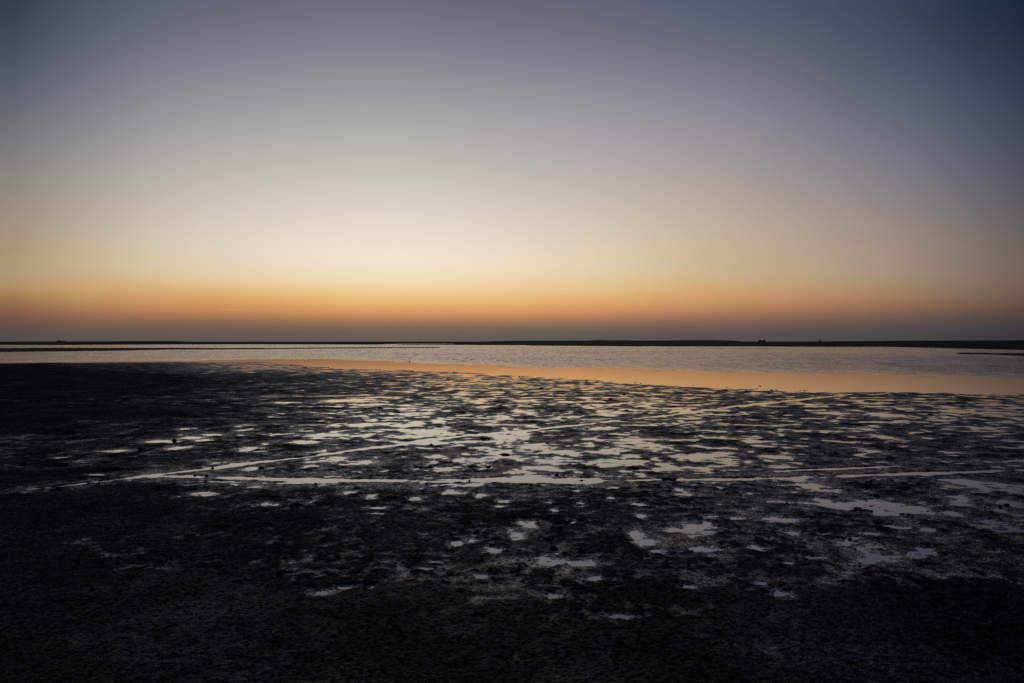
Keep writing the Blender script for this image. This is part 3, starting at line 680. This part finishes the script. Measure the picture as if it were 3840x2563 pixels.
# the ones that stand out, each told apart
for a in [
 ('clod',531,1690,20,.8,'round dark clod in the pale water streak far left of the mud flat'),
 ('clump',425,1714,34,.7,'ragged dark clump just below the pale streak on the left mud'),
 ('clod',654,1654,18,.7,'dark clod lying on the longest pale puddle at left'),
 ('clump',695,1597,40,.6,'dark clump behind the small lone puddle, farthest back on the left mud'),
 ('clump',787,1597,26,.5,'small dark clump on bare mud right of the clump behind the lone puddle'),
 ('clump',253,1628,76,.35,'wide low dark ridge of clods on the bare mud at far left'),
 ('clump',235,1749,66,.4,'long dark clump on bare mud above the left end of the diagonal rut'),
 ('clump',409,1766,88,.35,'broad dark clump just above the diagonal rut near its left end'),
 ('clod',331,1819,10,.9,'left of the two round clods standing in the left end of the rut'),
 ('clod',370,1817,11,1.0,'right of the two round clods standing in the left end of the rut'),
 ('clod',797,1757,14,.8,'dark clod sitting on the far bank of the diagonal rut'),
 ('clod',731,1785,9,.9,'left of two small clods at the start of the straight rut'),
 ('clod',775,1788,11,.9,'right of two small clods at the start of the straight rut'),
 ('clump',221,1839,52,.4,'dark ridge of mud under the left tip of the diagonal rut'),
 ('clump',650,1820,28,.7,'dark clump below the start of the straight rut'),
 ('clump',838,1975,92,.25,'low dark ridge of mud on the bare lower left ground'),
 ('clump',1054,2152,62,.5,'large black clump on the bare mud below centre left'),
 ('clump',1381,2188,66,.35,'black clump behind the small puddle beside the nearest two-lobed puddle'),
 ('clump',1565,2147,50,.45,'dark clump at the near edge of the small oval puddle below centre'),
 ('clump',1671,2187,46,.6,'lone black clump on bare mud below the small oval puddle'),
 ('clod',1839,2145,22,.8,'dark clod on the far rim of the small round puddle below centre'),
 ('clump',1785,2001,58,.4,'dark clump above the hooked puddle near the middle of the foreground'),
 ('clump',1794,2315,62,.4,'nearest black clump on the bare mud at bottom centre'),
 ('clump',2055,2030,46,.7,'tall black clump behind the largest middle foreground puddle'),
 ('clod',2075,2062,30,.6,'rounded dark clod between the tall clump and the largest middle puddle'),
 ('clump',2116,1962,56,.4,'dark clump left of the small puddle above the tall clump'),
 ('clod',2181,1955,25,.6,'dark clod right of the small puddle above the tall clump'),
 ('clump',2549,2199,24,.7,'dark clod pile at the left tip of the small dark-rimmed puddle'),
 ('clump',2181,2210,60,.3,'low dark ridge below the puddle with bubbles on the mud'),
 ('clump',2517,2167,26,.5,'small dark clump on bare mud above the dark-rimmed puddle'),
 ('clump',1961,1819,30,.8,'black clump on the near edge of the straight rut at centre'),
 ('clod',1990,1823,13,.8,'small clod beside the black clump on the near rut edge'),
 ('clump',2506,1798,48,.4,'dark clump lying across the straight rut right of centre'),
 ('clump',2374,1758,50,.5,'dark clump beside the small pool above the straight rut'),
 ('clump',2181,1803,28,.6,'dark clump on the far bank of the straight rut right of centre'),
 ('clod',2088,1785,16,.8,'bigger of two clods on the far bank of the rut at centre'),
 ('clod',2114,1786,8,1.2,'smaller upright one of two clods on the far bank of the rut'),
 ('clump',1616,1672,24,.9,'upright dark clump in the pools above the diagonal rut bend'),
 ('clump',1597,1755,46,.6,'dark clump at the left edge of the pools between the two ruts'),
 ('clump',1798,1752,82,.35,'longest dark ridge of clods in the pools between the two ruts'),
 ('clump',1814,1648,42,.5,'dark clump on the near bank of the diagonal rut'),
 ('clump',1896,1706,42,.6,'dark clump among the pools left of image centre'),
 ('clod',1183,1818,11,.9,'small clod at the near edge of the widest stretch of straight rut'),
 ('clump',1001,1869,74,.3,'low dark ridge left of centre below the straight rut'),
 ('clump',1111,1899,46,.6,'dark clump right of the thin puddle below the straight rut'),
 ('clump',1475,1869,60,.3,'dark ring of clods among the small puddles below the rut'),
 ('clump',1520,1887,24,.7,'dark clump at the left end of the slanting puddle below the rut'),
 ('clod',1761,1804,9,1.3,'small upright clod standing in the straight rut'),
 ('clod',1600,1817,11,.9,'small clod on a muddy tongue in the straight rut'),
 ('clump',3076,1994,28,.9,'tall dark clod pile beside a small puddle in the right foreground'),
 ('clump',3105,2014,32,.4,'low dark clump at the near rim of the small right foreground puddle'),
 ('clump',3162,2020,22,.6,'left of two dark clods on the mud below the big right pool'),
 ('clod',3188,2026,15,.7,'right of two dark clods on the mud below the big right pool'),
 ('clump',3468,1919,34,.6,'dark clump at the right end of the big pool'),
 ('clump',3383,1929,22,.7,'larger clump on the near edge of the big right pool'),
 ('clod',3407,1934,12,.8,'smaller clod on the near edge of the big right pool'),
 ('clump',3227,1916,78,.28,'low mud islet with clods in the left half of the big pool'),
 ('clod',3266,1899,18,.35,'flat clod barely breaking the surface in the big right pool'),
 ('clod',3287,1863,22,.5,'dark clod on the far rim of the big right pool'),
 ('clod',3348,1962,9,.9,'small round clod on mud below the middle of the big pool'),
 ('clod',3775,1900,22,.8,'larger of the two clods in the pool at the right edge'),
 ('clod',3750,1902,13,.8,'smaller of the two clods in the pool at the right edge'),
 ('clump',3489,1556,30,.6,'dark clump in the pale pools at the upper right of the flat'),
 ('clump',3542,1649,34,.4,'dark clump below the thin line rut at right'),
 ('clump',1422,1532,32,.5,'dark clump on mud just below the pale pools left of centre'),
 ('clump',1728,1548,42,.4,'dark clump with a bright puddle at its foot above image centre'),
 ('clump',540 ,2240,56,.35,'faint dark clump on the bare mud near the bottom left'),
 ('clump',220,2265,52,.4,'faint dark clump lowest at the left edge of the mud'),
]: place(*a)
# small ones nothing tells apart
for px, py in [(2239,1434),(2262,1434),(2200,1430),(2386,1435),(2403,1439),(2380,1437),(2598,1447),(2635,1457),(2626,1458),(2645,1457),(2799,1465),(2776,1464),(2797,1467),(2850,1449),(2840,1458),(1959,1413),(1948,1413),(2896,1464),(2910,1464),(2915,1464),(2892,1464),(3000,1466),(3018,1466),(2725,1453),(1410,1387),(1424,1387),(1230,1379),(1146,1379),(1136,1378),(1091,1372),(1546,1392),(1702,1396),(1712,1398)]:
    place('clod', px, py, random.uniform(6, 10), .45, 'tiny dark clod breaking the calm orange water off the mud edge', 'tiny clods in the calm orange water')
mid = [(1687,1529),(1736,1529),(1859,1555),(1875,1580),(1655,1627),(1655,1733),(1536,1764),(980,1758),(976,1684),(1322,1689),(1352,1693),(1765,1650),(1957,1725),(2345,1748),(2055,1529),(2060,1498),(2022,1470),(2340,1480),(2155,1548),(2218,1539),(2350,1540),(2480,1468),(2380,1504),(2566,1534),(2662,1521),(2278,1651),(2275,1640),(2053,1664),(2012,1692),(2290,1500),(2108,1478),(1860,1476),(2030,1458),(2130,1430),(2310,1446),(2343,1452),(3227,1486),(3489,1486),(2978,1505),(3391,1519),(3354,1634),(2917,1535),(2945,1548),(3087,1563),(3205,1573),(3130,1550),(3432,1597),(3260,1502),(1600,1437),(1440,1470),(2850,1480),(2765,1530)]
for px, py in mid:
    place('clump' if random.random() < .8 else 'clod', px, py, random.uniform(9, 24) * (.6 + .4 * (py - HY) / 400), .38, 'small dark clod among the bright pools on the middle of the flat', 'small clods among the pools')
for i in range(60):
    px = random.uniform(1300, 3800); py = random.uniform(1830, 2260)
    place('clod', px, py, random.uniform(6, 14), .5, 'small crumb of dark mud on the lower part of the flat', 'crumbs of mud on the lower flat')
for px, py in [(2095,1295),(2110,1297),(2182,1295),(2362,1291),(2386,1290.5),(2470,1292),(2872,1292.3),(2922,1292),(1843,1292)]:
    o = bpy.data.objects.new('pale_stone', None); 
    dist = 300.0; x, y = far_pt(px, dist)
    bmx = bmesh.new(); lump(bmx, (0, 0, .1), .28, int(px), .55); bpy.data.objects.remove(o)
    o = bm_obj('pale_stone', bmx, pale_m); o.location = (x, y, far_height(px, dist))
    tag(o, 'small pale stone on the dark far shore below the skyline', 'stone', 'pale stones on the far shore')
bmx = bmesh.new(); lump(bmx, (0, 0, .15), .38, 5, .8, 3); lump(bmx, (.35, 0, .05), .25, 6, .8)
o = bm_obj('boulder', bmx, far_mat); x, y = far_pt(1897, 468); o.location = (x, y, float(np.interp(1897, fpx, hc)) - .02)
tag(o, 'dark boulder poking up on the far skyline near the middle', 'boulder')
